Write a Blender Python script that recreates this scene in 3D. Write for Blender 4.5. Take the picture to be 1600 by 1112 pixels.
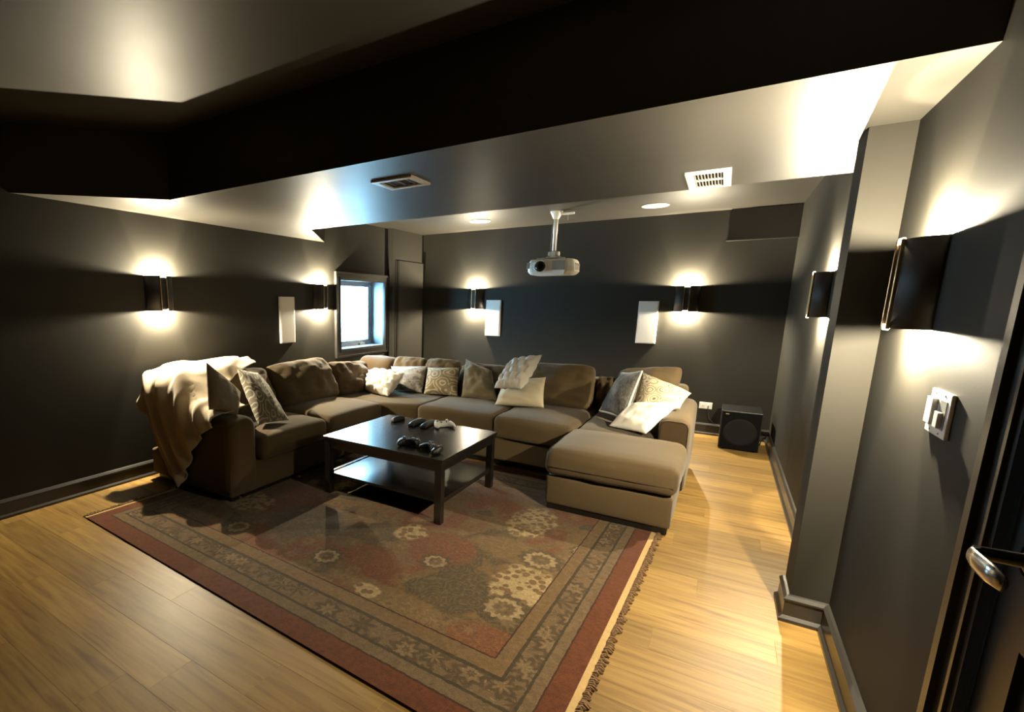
import bpy, bmesh, math, random
from mathutils import Vector, Matrix, noise

# ------------------------------------------------------------------ scene, camera, world
for o in list(bpy.data.objects):
    bpy.data.objects.remove(o)
SC = bpy.context.scene
COL = SC.collection
random.seed(7)
PI = math.pi

W, D = 4.4245, 6.5793            # right wall x, back wall y (left wall is x = 0)
H1, H2, H3 = 2.135, 2.44, 2.56   # soffit, rear recess ceiling, tray ceiling
FRONT = -2.6                     # wall behind the camera

cd = bpy.data.cameras.new('camera')
cam = bpy.data.objects.new('camera', cd)
COL.objects.link(cam)
cd.sensor_width = 36.0
cd.lens = 769.71 * 36.0 / 1600.0
cd.shift_x = 200.0 / 1600.0
cd.shift_y = 60.55 / 1600.0
cd.clip_start = 0.02
Fv = Vector((-0.55348591, 0.81268843, -0.18218362))
Rv = Vector((0.82591809, 0.56376185, 0.00564654))
Uv = Vector((-0.10729705, 0.14734346, 0.98324831))
m3 = Matrix((Rv, Uv, -Fv)).transposed()
cam.matrix_world = Matrix.Translation((3.89633, 0.0, 1.44621)) @ m3.to_4x4()
SC.camera = cam

wd = bpy.data.worlds.new('daylight')
SC.world = wd
wd.use_nodes = True
_bg = wd.node_tree.nodes['Background']
_bg.inputs['Color'].default_value = (0.34, 0.72, 1.0, 1)
_bg.inputs['Strength'].default_value = 15.0

SC.view_settings.view_transform = 'Standard'
SC.view_settings.look = 'None'
SC.view_settings.gamma = 1.0
SC.view_settings.use_curve_mapping = False
SC.view_settings.exposure = 1.6
SC.cycles.use_denoising = True
SC.cycles.max_bounces = 8
SC.cycles.diffuse_bounces = 1
SC.cycles.sample_clamp_indirect = 6.0
SC.cycles.caustics_reflective = False
SC.cycles.caustics_refractive = False

SCONCE_W = 66.0                    # watts of each small bulb
LAMP_COL = (1.0, 0.865, 0.60)

# ------------------------------------------------------------------ helpers
def tag(o, label=None, cat=None, group=None, kind=None):
    if label: o['label'] = label
    if cat: o['category'] = cat
    if group: o['group'] = group
    if kind: o['kind'] = kind
    return o

def empty(name, loc, label=None, cat=None, group=None, rz=0.0, kind=None):
    o = bpy.data.objects.new(name, None)
    o.empty_display_size = 0.1
    o.location = loc
    o.rotation_euler = (0, 0, rz)
    COL.objects.link(o)
    return tag(o, label, cat, group, kind)

def obj(name, bm, mat, parent=None, smooth=False, loc=None):
    me = bpy.data.meshes.new(name)
    bm.normal_update()
    if smooth:
        for f in bm.faces: f.smooth = True
    bm.to_mesh(me)
    bm.free()
    me.materials.append(mat)
    o = bpy.data.objects.new(name, me)
    COL.objects.link(o)
    if parent: o.parent = parent
    if loc: o.location = loc
    return o

def struct(name, bm, mat, smooth=False):
    return tag(obj(name, bm, mat, None, smooth), kind='structure')

def box(bm, x0, x1, y0, y1, z0, z1):
    vs = [bm.verts.new((x, y, z)) for z in (z0, z1) for y in (y0, y1) for x in (x0, x1)]
    for f in ((0, 2, 3, 1), (4, 5, 7, 6), (0, 1, 5, 4), (2, 6, 7, 3), (0, 4, 6, 2), (1, 3, 7, 5)):
        bm.faces.new([vs[i] for i in f])
    return vs

def bxm(*a, bev=0.0, seg=2):
    bm = bmesh.new()
    box(bm, *a)
    if bev > 0:
        bmesh.ops.bevel(bm, geom=bm.edges[:], offset=bev, segments=seg, affect='EDGES', profile=0.6)
    return bm

def prism(pts, z0, z1):
    bm = bmesh.new()
    lo = [bm.verts.new((x, y, z0)) for x, y in pts]
    hi = [bm.verts.new((x, y, z1)) for x, y in pts]
    n = len(pts)
    bm.faces.new(lo[::-1]); bm.faces.new(hi)
    for i in range(n):
        bm.faces.new((lo[i], lo[(i + 1) % n], hi[(i + 1) % n], hi[i]))
    bmesh.ops.recalc_face_normals(bm, faces=bm.faces[:])
    return bm

def sweep(profile, path, close=False):
    """profile (offset, z) swept along a flat path; offset goes to the left of travel"""
    bm = bmesh.new()
    rings = []
    n = len(path)
    for i, p in enumerate(path):
        p = Vector(p)
        a = (Vector(path[i]) - Vector(path[i - 1])).normalized() if i > 0 else None
        b = (Vector(path[i + 1]) - Vector(path[i])).normalized() if i < n - 1 else None
        na = Vector((-a.y, a.x)) if a else None
        nb = Vector((-b.y, b.x)) if b else None
        if na and nb:
            m = (na + nb).normalized(); m = m / max(0.3, m.dot(na))
        else:
            m = na or nb
        rings.append([bm.verts.new((p.x + m.x * o, p.y + m.y * o, z)) for o, z in profile])
    k = len(profile)
    for i in range(n - 1):
        for j in range(k):
            bm.faces.new((rings[i][j], rings[i + 1][j], rings[i + 1][(j + 1) % k], rings[i][(j + 1) % k]))
    bm.faces.new(rings[0]); bm.faces.new(rings[-1][::-1])
    bmesh.ops.recalc_face_normals(bm, faces=bm.faces[:])
    return bm

def tube(bm, pts, r, n=10):
    pts = [Vector(p) for p in pts]
    rings = []
    for i, p in enumerate(pts):
        t = (pts[min(i + 1, len(pts) - 1)] - pts[max(i - 1, 0)]).normalized()
        a = t.orthogonal().normalized() if i == 0 else (rings_a - t * rings_a.dot(t)).normalized()
        rings_a = a
        b = t.cross(a)
        rr = r[i] if isinstance(r, (list, tuple)) else r
        rings.append([bm.verts.new(p + (a * math.cos(2 * PI * k / n) + b * math.sin(2 * PI * k / n)) * rr) for k in range(n)])
    for i in range(len(pts) - 1):
        for k in range(n):
            bm.faces.new((rings[i][k], rings[i][(k + 1) % n], rings[i + 1][(k + 1) % n], rings[i + 1][k]))
    bm.faces.new(rings[0][::-1]); bm.faces.new(rings[-1])
    return bm

def lathe(prof, n=28, center=(0, 0, 0), axis='Z'):
    bm = bmesh.new()
    rings = []
    for r, h in prof:
        ring = []
        for k in range(n):
            a = 2 * PI * k / n
            if axis == 'Z': v = (r * math.cos(a), r * math.sin(a), h)
            else: v = (r * math.cos(a), h, r * math.sin(a))
            ring.append(bm.verts.new(Vector(center) + Vector(v)))
        rings.append(ring)
    for i in range(len(rings) - 1):
        for k in range(n):
            bm.faces.new((rings[i][k], rings[i][(k + 1) % n], rings[i + 1][(k + 1) % n], rings[i + 1][k]))
    bm.faces.new(rings[0][::-1]); bm.faces.new(rings[-1])
    bmesh.ops.recalc_face_normals(bm, faces=bm.faces[:])
    return bm

def lin(h, r, k=4, m=7):
    """sample positions along one half-dimension, dense near the rounded ends"""
    r = min(r, h * 0.98)
    a = [h - r + r * math.sin(PI / 2 * i / k) for i in range(k + 1)]
    inner = [-(h - r) + 2 * (h - r) * i / m for i in range(1, m)]
    return [-v for v in reversed(a)] + inner + a

def cushion(hx, hy, hz, r, bulge=(0.02, 0.0, 0.0), wr=0.0, seed=0.0, wscale=5.0):
    """soft rounded block around the origin. bulge: top, front(-y) / sides, bottom"""
    bm = bmesh.new()
    xs, ys, zs = lin(hx, r), lin(hy, r), lin(hz, r, 4, 4)
    cache = {}
    def V(i, j, k):
        key = (i, j, k)
        if key in cache: return cache[key]
        p = Vector((xs[i], ys[j], zs[k]))
        inn = Vector((max(-hx + r, min(hx - r, p.x)), max(-hy + r, min(hy - r, p.y)), max(-hz + r, min(hz - r, p.z))))
        d = p - inn
        if d.length > 1e-6: p = inn + d.normalized() * r
        u, v, w = p.x / hx, p.y / hy, p.z / hz
        if w > 0: p.z += bulge[0] * max(0, 1 - u ** 4) * max(0, 1 - v ** 4) * w
        else: p.z += bulge[2] * max(0, 1 - u * u) * max(0, 1 - v * v) * w
        p.y += bulge[1] * max(0, 1 - u ** 4) * max(0, 1 - w * w) * v
        p.x += bulge[1] * max(0, 1 - v ** 4) * max(0, 1 - w * w) * u
        if wr:
            q = Vector((p.x * wscale + seed, p.y * wscale * 1.3 + seed * 2, p.z * wscale))
            p += p.normalized() * wr * (noise.noise(q) + 0.5 * noise.noise(q * 2.3))
        cache[key] = bm.verts.new(p)
        return cache[key]
    X, Y, Z = len(xs) - 1, len(ys) - 1, len(zs) - 1
    for i in range(X):
        for j in range(Y):
            bm.faces.new((V(i, j, Z), V(i + 1, j, Z), V(i + 1, j + 1, Z), V(i, j + 1, Z)))
            bm.faces.new((V(i, j, 0), V(i, j + 1, 0), V(i + 1, j + 1, 0), V(i + 1, j, 0)))
    for i in range(X):
        for k in range(Z):
            bm.faces.new((V(i, 0, k), V(i + 1, 0, k), V(i + 1, 0, k + 1), V(i, 0, k + 1)))
            bm.faces.new((V(i, Y, k), V(i, Y, k + 1), V(i + 1, Y, k + 1), V(i + 1, Y, k)))
    for j in range(Y):
        for k in range(Z):
            bm.faces.new((V(0, j, k), V(0, j, k + 1), V(0, j + 1, k + 1), V(0, j + 1, k)))
            bm.faces.new((V(X, j, k), V(X, j + 1, k), V(X, j + 1, k + 1), V(X, j, k + 1)))
    return bm

def pillow_mesh(cs, thick, pinch=0.06, wr=0.006, seed=0.0, n=26, bumps=None, slump=0.0, power=0.5, rc=0.0):
    """four corners TL, TR, BR, BL in space -> puffed pillow around its centroid, with UV"""
    TL, TR, BR, BL = [Vector(c) for c in cs]
    c0 = (TL + TR + BR + BL) / 4
    nrm = ((TR - BL).cross(TL - BR)).normalized()
    if nrm.dot(Vector((3.9, 0, 1.45)) - c0) < 0: nrm = -nrm
    bm = bmesh.new()
    uvl = bm.loops.layers.uv.new('UVMap')
    par = {}
    def P(u, v, side):
        uu = u * (1 - pinch * (1 - v * v) * abs(u) ** 3)
        vv = v * (1 - pinch * (1 - u * u) * abs(v) ** 3)
        k = 1 - rc * (u * v) ** 4
        uu *= k; vv *= k
        s, t = (uu + 1) / 2, (vv + 1) / 2
        p = (BL * (1 - s) + BR * s) * (1 - t) + (TL * (1 - s) + TR * s) * t
        prof = max(0.0, (1 - u * u) * (1 - v * v)) ** power
        h = thick / 2 * prof
        if bumps and prof > 0:
            k, amp = bumps
            row = v * k
            col = u * k * 0.8 + (1.0 if int(math.floor((row + 1) / 2)) % 2 else 0)
            cell = abs(math.cos(col * PI / 2)) ** 0.6 * (0.5 + 0.5 * abs(math.cos(row * PI / 2)) ** 0.6)
            h += amp * (cell - 0.35) * min(1, prof * 2.2)
        q = Vector((u * 2.2 + seed, v * 2.2 - seed, side))
        h += wr * (noise.noise(q) + 0.6 * noise.noise(q * 2.4) + 0.3 * abs(noise.noise(Vector((u * 1.2 + v * 4 + seed, v * 1.0, 0)))) * 2) * min(1, prof * 1.5)
        p = p + nrm * h * side
        if slump: p.z -= slump * (1 - u * u) * max(0, v)
        return p - c0
    def g(i):
        x = -1 + 2 * i / n
        return math.sin(x * PI / 2) * 0.6 + x * 0.4
    grid = {}
    for side in (1, -1):
        for i in range(n + 1):
            for j in range(n + 1):
                rim = i in (0, n) or j in (0, n)
                if rim and side == -1:
                    grid[i, j, -1] = grid[i, j, 1]; continue
                vtx = bm.verts.new(P(g(i), g(j), side))
                grid[i, j, side] = vtx; par[vtx] = ((g(i) + 1) / 2, (g(j) + 1) / 2)
    for side in (1, -1):
        for i in range(n):
            for j in range(n):
                q = [grid[i, j, side], grid[i + 1, j, side], grid[i + 1, j + 1, side], grid[i, j + 1, side]]
                if side == -1: q = q[::-1]
                f = bm.faces.new(q)
                for l in f.loops: l[uvl].uv = par[l.vert]
    bmesh.ops.recalc_face_normals(bm, faces=bm.faces[:])
    return bm, c0

# ------------------------------------------------------------------ materials
class NT:
    def __init__(s, name):
        s.m = bpy.data.materials.new(name); s.m.use_nodes = True
        s.t = s.m.node_tree; s.b = s.t.nodes['Principled BSDF']
    def n(s, typ, **kw):
        nd = s.t.nodes.new(typ)
        for k, v in kw.items(): setattr(nd, k, v)
        return nd
    def l(s, a, b): s.t.links.new(a, b)
    def math(s, op, a, b=None, c=None):
        nd = s.n('ShaderNodeMath', operation=op)
        for i, v in enumerate((a, b, c)):
            if v is None: continue
            if isinstance(v, (int, float)): nd.inputs[i].default_value = v
            else: s.l(v, nd.inputs[i])
        return nd.outputs[0]
    def mix(s, f, a, b, mode='MIX'):
        nd = s.n('ShaderNodeMix', data_type='RGBA', blend_type=mode)
        for sock, v in ((nd.inputs[0], f), (nd.inputs[6], a), (nd.inputs[7], b)):
            if isinstance(v, (int, float)): sock.default_value = v
            elif isinstance(v, tuple): sock.default_value = (v[0], v[1], v[2], 1)
            else: s.l(v, sock)
        return nd.outputs[2]
    def ramp(s, f, stops, interp='LINEAR'):
        nd = s.n('ShaderNodeValToRGB'); cr = nd.color_ramp; cr.interpolation = interp
        while len(cr.elements) < len(stops): cr.elements.new(0.5)
        for e, (p, c) in zip(cr.elements, stops):
            e.position = p; e.color = (c[0], c[1], c[2], 1) if isinstance(c, tuple) else (c, c, c, 1)
        s.l(f, nd.inputs[0]); return nd.outputs[0]
    def coord(s, which='Object'):
        return s.n('ShaderNodeTexCoord').outputs[which]
    def mapping(s, vec, scale=(1, 1, 1), rot=(0, 0, 0), loc=(0, 0, 0)):
        nd = s.n('ShaderNodeMapping'); s.l(vec, nd.inputs[0])
        nd.inputs['Scale'].default_value = scale; nd.inputs['Rotation'].default_value = rot; nd.inputs['Location'].default_value = loc
        return nd.outputs[0]
    def noise(s, vec, scale, detail=3.0, rough=0.5, out='Fac', dist=0.0):
        nd = s.n('ShaderNodeTexNoise'); s.l(vec, nd.inputs['Vector'])
        nd.inputs['Scale'].default_value = scale; nd.inputs['Detail'].default_value = detail
        nd.inputs['Roughness'].default_value = rough; nd.inputs['Distortion'].default_value = dist
        return nd.outputs[out]
    def voro(s, vec, scale, out='Distance', feature='F1', rnd=1.0):
        nd = s.n('ShaderNodeTexVoronoi', feature=feature); s.l(vec, nd.inputs['Vector'])
        nd.inputs['Scale'].default_value = scale; nd.inputs['Randomness'].default_value = rnd
        return nd.outputs[out]
    def bump(s, h, strength=0.2, dist=0.01):
        nd = s.n('ShaderNodeBump'); nd.inputs['Strength'].default_value = strength; nd.inputs['Distance'].default_value = dist
        s.l(h, nd.inputs['Height']); s.l(nd.outputs[0], s.b.inputs['Normal'])
    def set(s, color=None, rough=None, metal=None, spec=None, sheen=None, coat=None):
        for k, v in (('Base Color', color), ('Roughness', rough), ('Metallic', metal), ('Specular IOR Level', spec), ('Sheen Weight', sheen), ('Coat Weight', coat)):
            if v is None: continue
            sock = s.b.inputs[k]
            if isinstance(v, tuple): sock.default_value = (v[0], v[1], v[2], 1)
            elif isinstance(v, (int, float)): sock.default_value = v
            else: s.l(v, sock)
        return s.m

def plain(name, color, rough=0.5, metal=0.0, spec=0.5, grain=0.06, gs=40.0, bump=0.0):
    t = NT(name)
    v = t.noise(t.coord(), gs, 3)
    lo = tuple(c * (1 - grain) for c in color); hi = tuple(min(1, c * (1 + grain)) for c in color)
    t.set(t.mix(v, lo, hi), rough, metal, spec)
    if bump: t.bump(v, bump, 0.004)
    return t.m

def paint(name, color, rough, spec=0.5):
    t = NT(name)
    c = t.coord()
    big = t.noise(c, 1.7, 2)
    t.set(t.mix(big, tuple(x * 0.92 for x in color), tuple(x * 1.08 for x in color)), t.math('MULTIPLY_ADD', t.noise(c, 3.0, 2), 0.06, rough - 0.03), 0, spec)
    t.bump(t.noise(c, 260.0, 2), 0.06, 0.002)
    return t.m

M = {}
M['wall'] = paint('dark_wall_paint', (0.0285, 0.0265, 0.022), 0.60, 0.10)
M['ceil'] = paint('dark_ceiling_paint', (0.048, 0.044, 0.037), 0.47, 0.30)
M['trim'] = paint('dark_trim_paint', (0.030, 0.027, 0.024), 0.30, 0.5)
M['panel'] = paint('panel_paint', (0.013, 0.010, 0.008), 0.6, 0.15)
M['door'] = paint('black_door_paint', (0.014, 0.013, 0.013), 0.35, 0.5)
M['white'] = plain('white_plastic', (0.80, 0.79, 0.76), 0.4, grain=0.02)
M['grille'] = plain('white_speaker_cloth', (0.72, 0.70, 0.66), 0.8, grain=0.06, gs=300, bump=0.1)
M['proj'] = plain('projector_plastic', (0.82, 0.79, 0.72), 0.45, grain=0.03)
M['projgrey'] = plain('projector_grey_plastic', (0.33, 0.32, 0.30), 0.5, grain=0.05)
M['black'] = plain('black_plastic', (0.010, 0.010, 0.011), 0.35, grain=0.1)
M['gloss'] = plain('gloss_black', (0.006, 0.006, 0.007), 0.08, grain=0.1)
M['greyplas'] = plain('grey_plastic', (0.22, 0.22, 0.22), 0.35, grain=0.1)
M['bronze'] = plain('dark_bronze', (0.008, 0.006, 0.005), 0.6, 0.3, grain=0.1)
M['brass'] = plain('bronze_rib', (0.30, 0.22, 0.12), 0.3, 1.0, grain=0.05)
M['chrome'] = plain('satin_nickel', (0.72, 0.70, 0.66), 0.22, 1.0, grain=0.03)
M['slot'] = plain('vent_dark', (0.012, 0.012, 0.012), 0.7, grain=0.1)
M['cloth'] = plain('black_grille_cloth', (0.006, 0.006, 0.006), 0.95, 0.0, 0.05)
M['slot'] = plain('vent_dark', (0.010, 0.010, 0.010), 0.8, 0.0, 0.15)
M['leg'] = plain('black_wood', (0.008, 0.007, 0.006), 0.4, grain=0.2)

def glow(name, color, s):
    t = NT(name)
    t.set(color, 0.4)
    t.b.inputs['Emission Color'].default_value = (color[0], color[1], color[2], 1)
    t.b.inputs['Emission Strength'].default_value = s
    return t.m
M['lens'] = glow('lit_frosted_glass', (1.0, 0.84, 0.50), 6.0)
M['bulb'] = glow('lit_bulb', (1.0, 0.86, 0.6), 30.0)

def glass():
    t = NT('window_glass')
    t.t.nodes.remove(t.b)
    tr = t.n('ShaderNodeBsdfTransparent'); gl = t.n('ShaderNodeBsdfGlossy'); gl.inputs['Roughness'].default_value = 0.02
    fr = t.n('ShaderNodeLayerWeight'); fr.inputs[0].default_value = 0.12
    mx = t.n('ShaderNodeMixShader'); t.l(fr.outputs['Fresnel'], mx.inputs[0]); t.l(tr.outputs[0], mx.inputs[1]); t.l(gl.outputs[0], mx.inputs[2])
    t.l(mx.outputs[0], t.t.nodes['Material Output'].inputs[0])
    return t.m
M['glass'] = glass()

def wood_table():
    t = NT('black_brown_lacquer')
    c = t.mapping(t.coord(), (2, 26, 26))
    g = t.noise(c, 3.0, 4, 0.6, dist=0.4)
    t.set(t.mix(g, (0.006, 0.0055, 0.005), (0.013, 0.011, 0.009)), 0.24, 0, 1.0)
    t.bump(g, 0.008, 0.001)
    return t.m
M['table'] = wood_table()

def floor_mat():
    t = NT('maple_laminate')
    ri = t.n('ShaderNodeObjectInfo').outputs['Random']
    geo = t.n('ShaderNodeNewGeometry').outputs['Position']
    off = t.n('ShaderNodeCombineXYZ'); t.l(t.math('MULTIPLY', ri, 37.0), off.inputs[0]); t.l(t.math('MULTIPLY', ri, 11.0), off.inputs[1])
    ad = t.n('ShaderNodeVectorMath', operation='ADD'); t.l(geo, ad.inputs[0]); t.l(off.outputs[0], ad.inputs[1])
    v = ad.outputs[0]
    streak = t.noise(t.mapping(v, (1.1, 16, 1)), 2.2, 4, 0.55, dist=0.6)
    fine = t.noise(t.mapping(v, (3, 90, 1)), 3.0, 3, 0.6)
    blot = t.noise(t.mapping(v, (1.0, 5, 1)), 1.3, 2)
    base = t.ramp(streak, [(0.28, (0.1142, 0.0554, 0.0130)), (0.45, (0.2235, 0.1234, 0.0308)), (0.6, (0.2931, 0.1788, 0.0465)), (0.8, (0.3427, 0.2279, 0.0683))])
    base = t.mix(t.math('MULTIPLY', fine, 0.35), base, (0.1887, 0.1028, 0.0274))
    tone = t.ramp(ri, [(0.0, 0.70), (0.5, 0.92), (1.0, 1.14)])
    base = t.mix(1.0, base, tone, 'MULTIPLY')
    base = t.mix(t.math('MULTIPLY', blot, 0.25), base, (0.3278, 0.2234, 0.0821))
    t.set(base, t.math('MULTIPLY_ADD', fine, 0.12, 0.40), 0, 0.34)
    t.bump(fine, 0.05, 0.001)
    return t.m
M['floor'] = floor_mat()

def fabric(name, color, dark=0.75, sheen=0.15, scale=140, rough=0.9):
    t = NT(name)
    c = t.coord()
    w = t.noise(c, scale, 3, 0.7)
    big = t.noise(c, 4.0, 3)
    k = t.math('ADD', t.math('MULTIPLY', w, 0.6), t.math('MULTIPLY', big, 0.4))
    t.set(t.mix(k, tuple(x * dark for x in color), tuple(min(1, x * (2 - dark)) for x in color)), rough, 0, 0.2, sheen)
    t.bump(w, 0.25, 0.003)
    return t.m
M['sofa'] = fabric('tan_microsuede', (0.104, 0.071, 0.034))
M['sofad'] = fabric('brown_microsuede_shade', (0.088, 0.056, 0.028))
M['piping'] = fabric('dark_piping', (0.05, 0.032, 0.018))
M['cream'] = fabric('cream_cotton', (0.66, 0.57, 0.40), 0.9, 0.2)
M['fur'] = fabric('cream_faux_fur', (0.86, 0.80, 0.70), 0.9, 0.4, 60)
M['grey'] = fabric('grey_taupe_cotton', (0.33, 0.28, 0.22), 0.85)
M['olive'] = fabric('olive_taupe_velvet', (0.19, 0.15, 0.085), 0.75, 0.4)
M['blanket'] = fabric('beige_fleece', (0.50, 0.40, 0.27), 0.85, 0.3, 90)
M['ivory'] = fabric('ivory_edge', (0.80, 0.76, 0.64), 0.95)

def paisley(name, a, b, scale):
    t = NT(name)
    uv = t.coord('UV')
    d = t.noise(uv, 4.0, 2, out='Color')
    wv = t.n('ShaderNodeMix', data_type='VECTOR'); wv.inputs[0].default_value = 0.12
    t.l(uv, wv.inputs[4]); t.l(d, wv.inputs[5])
    dist = t.voro(wv.outputs[1], scale)
    ring = t.math('SINE', t.math('MULTIPLY', dist, 26.0))
    f = t.ramp(ring, [(0.35, 0.0), (0.6, 1.0)])
    fine = t.noise(uv, 30, 2)
    f2 = t.math('MULTIPLY', f, t.math('MULTIPLY_ADD', fine, 0.6, 0.6))
    t.set(t.mix(f2, a, b), 0.85, 0, 0.2, 0.2)
    t.bump(fine, 0.2, 0.003)
    return t.m
M['paisley'] = paisley('silver_paisley', (0.20, 0.17, 0.12), (0.52, 0.47, 0.37), 4.5)
M['paisley2'] = paisley('taupe_paisley', (0.22, 0.17, 0.10), (0.46, 0.39, 0.27), 3.2)

def circles():
    t = NT('cream_circle_print')
    uv = t.mapping(t.coord('UV'), (1, 1, 1))
    dist = t.voro(uv, 4.2, rnd=0.8)
    ring = t.math('SINE', t.math('MULTIPLY', dist, 34.0))
    f = t.ramp(ring, [(0.55, 0.0), (0.75, 1.0)])
    f = t.math('MULTIPLY', f, t.ramp(dist, [(0.10, 1.0), (0.62, 0.9), (0.7, 0.0)]))
    t.set(t.mix(f, (0.66, 0.57, 0.38), (0.20, 0.13, 0.06)), 0.85, 0, 0.2, 0.2)
    return t.m
M['circles'] = circles()

def marble(name, a, b, vein):
    t = NT(name)
    uv = t.coord('UV')
    n1 = t.noise(uv, 2.6, 4, 0.6, dist=1.2)
    n2 = t.noise(uv, 5.0, 5, 0.6, dist=1.6)
    v = t.ramp(t.math('ABSOLUTE', t.math('SUBTRACT', n2, 0.5)), [(0.0, 1.0), (0.045, 0.0)])
    base = t.mix(t.ramp(n1, [(0.38, 0.0), (0.62, 1.0)]), a, b)
    t.set(t.mix(t.math('MULTIPLY', v, 0.55), base, vein), 0.6, 0, 0.3, 0.5)
    return t.m
M['marble'] = marble('charcoal_marble_velvet', (0.030, 0.028, 0.028), (0.085, 0.078, 0.072), (0.19, 0.17, 0.15))
M['twotone'] = marble('grey_shimmer_velvet', (0.06, 0.05, 0.045), (0.36, 0.33, 0.30), (0.42, 0.37, 0.30))

RX, RY = 1.545, 1.36            # rug half sizes
def rug_mat():
    t = NT('persian_rug_pile')
    c = t.coord()
    sx = t.n('ShaderNodeSeparateXYZ'); t.l(c, sx.inputs[0])
    dx = t.math('MULTIPLY', t.math('SUBTRACT', RX, t.math('ABSOLUTE', sx.outputs[0])), 1.33)
    dy = t.math('SUBTRACT', RY, t.math('ABSOLUTE', sx.outputs[1]))
    d = t.math('MINIMUM', dx, dy)
    wob = t.math('MULTIPLY', t.math('SUBTRACT', t.noise(c, 40, 2), 0.5), 0.012)
    d = t.math('ADD', d, wob)
    fine = t.noise(c, 220, 2)
    med = t.noise(c, 26, 4, 0.65)
    def flower(vec, scale, petals, amp, rnd=1.0):
        nd = t.n('ShaderNodeTexVoronoi'); t.l(vec, nd.inputs['Vector'])
        nd.inputs['Scale'].default_value = scale; nd.inputs['Randomness'].default_value = rnd
        sub = t.n('ShaderNodeVectorMath', operation='SUBTRACT'); t.l(vec, sub.inputs[0]); t.l(nd.outputs['Position'], sub.inputs[1])
        sp_ = t.n('ShaderNodeSeparateXYZ'); t.l(sub.outputs[0], sp_.inputs[0])
        ang = t.math('ARCTAN2', sp_.outputs[1], sp_.outputs[0])
        pet = t.math('MULTIPLY_ADD', t.math('COSINE', t.math('MULTIPLY', ang, float(petals))), amp, 1.0)
        return t.math('ADD', t.math('MULTIPLY', nd.outputs['Distance'], pet), t.math('MULTIPLY', t.math('SUBTRACT', med, 0.5), 0.22))
    # field: patches of rust, olive, beige
    f1 = t.noise(c, 2.1, 3, 0.5, dist=0.9)
    field = t.ramp(f1, [(0.36, (0.1228, 0.0392, 0.0155)), (0.43, (0.1307, 0.0473, 0.0177)), (0.455, (0.1228, 0.0710, 0.0266)), (0.53, (0.1346, 0.0778, 0.0305)), (0.56, (0.0673, 0.0446, 0.0194)), (0.64, (0.0792, 0.0527, 0.0233)), (0.69, (0.1267, 0.0575, 0.0222))])
    warp = t.math('MULTIPLY', t.math('SUBTRACT', t.noise(c, 7.0, 3, 0.6), 0.5), 0.9)
    def blob(cx, cy, rx, ry, soft=0.10):
        ex = t.math('DIVIDE', t.math('SUBTRACT', sx.outputs[0], cx), rx)
        ey = t.math('DIVIDE', t.math('SUBTRACT', sx.outputs[1], cy), ry)
        q = t.math('SQRT', t.math('ADD', t.math('MULTIPLY', ex, ex), t.math('MULTIPLY', ey, ey)))
        return t.ramp(t.math('MULTIPLY', t.math('ADD', q, warp), 0.5), [(0.5 - soft * .5, 1.0), (0.5 + soft * .5, 0.0)])
    RUST, OLIVE, BEIGE, GREY = (0.1375, 0.0470, 0.0168), (0.0682, 0.0470, 0.0218), (0.1485, 0.0902, 0.0353), (0.0726, 0.0549, 0.0370)
    for args, colr in (((1.17, -.90, .20, .13), RUST), ((.58, -.26, .22, .20), RUST), ((1.08, .85, .22, .30), RUST), ((.30, -.58, .16, .10), RUST), ((-.15, .25, .3, .2), RUST),
                       ((.87, -.60, .17, .22), OLIVE), ((.88, -.02, .20, .13), BEIGE), ((.62, -.86, .32, .09), BEIGE), ((-.35, -.48, .24, .26), GREY), ((1.25, .30, .12, .22), BEIGE)):
        field = t.mix(t.math('MULTIPLY', blob(*args), .9), field, colr)
    vd = t.voro(c, 24.0)
    petal = t.ramp(vd, [(0.0, (0.0770, 0.0343, 0.0134)), (0.12, (0.1650, 0.0980, 0.0378)), (0.42, (0.1320, 0.0686, 0.0269)), (0.50, (0.2970, 0.2107, 0.1008)), (0.62, (0.3410, 0.2450, 0.1218))])
    for args in ((1.12, -.34, .15, .25), (.88, .42, .14, .25), (.50, -.88, .08, .06), (-.52, .18, .12, .22), (.32, -.20, .10, .12), (-.9, -.5, .2, .15)):
        field = t.mix(t.math('MULTIPLY', blob(*args), .92), field, petal)
    for (cx, cy, rr, pn) in ((1.10, -.04, .125, 12), (1.12, -.60, .125, 12), (.63, -.42, .09, 9), (1.27, .20, .08, 9), (.1, -.75, .10, 10), (-.62, -.82, .10, 10)):
        ux = t.math('SUBTRACT', sx.outputs[0], cx); uy = t.math('SUBTRACT', sx.outputs[1], cy)
        q = t.math('DIVIDE', t.math('SQRT', t.math('ADD', t.math('MULTIPLY', ux, ux), t.math('MULTIPLY', uy, uy))), rr)
        pe = t.math('MULTIPLY_ADD', t.math('COSINE', t.math('MULTIPLY', t.math('ARCTAN2', uy, ux), float(pn))), 0.09, 1.0)
        q = t.math('ADD', t.math('MULTIPLY', q, pe), t.math('MULTIPLY', t.math('SUBTRACT', med, 0.5), 0.35))
        col_ = t.ramp(q, [(0.0, (0.1870, 0.1176, 0.0504)), (0.22, (0.0770, 0.0490, 0.0227)), (0.40, (0.1100, 0.0735, 0.0336)), (0.50, (0.2970, 0.2156, 0.1134)), (0.66, (0.2640, 0.1862, 0.0966)), (0.72, (0.0605, 0.0412, 0.0193)), (0.95, (0.0715, 0.0490, 0.0235))])
        field = t.mix(t.ramp(q, [(0.93, 0.92), (1.0, 0.0)]), field, col_)
    fd = flower(t.mapping(c, loc=(0.9, 0.3, 0)), 5.5, 8, 0.16)
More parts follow.
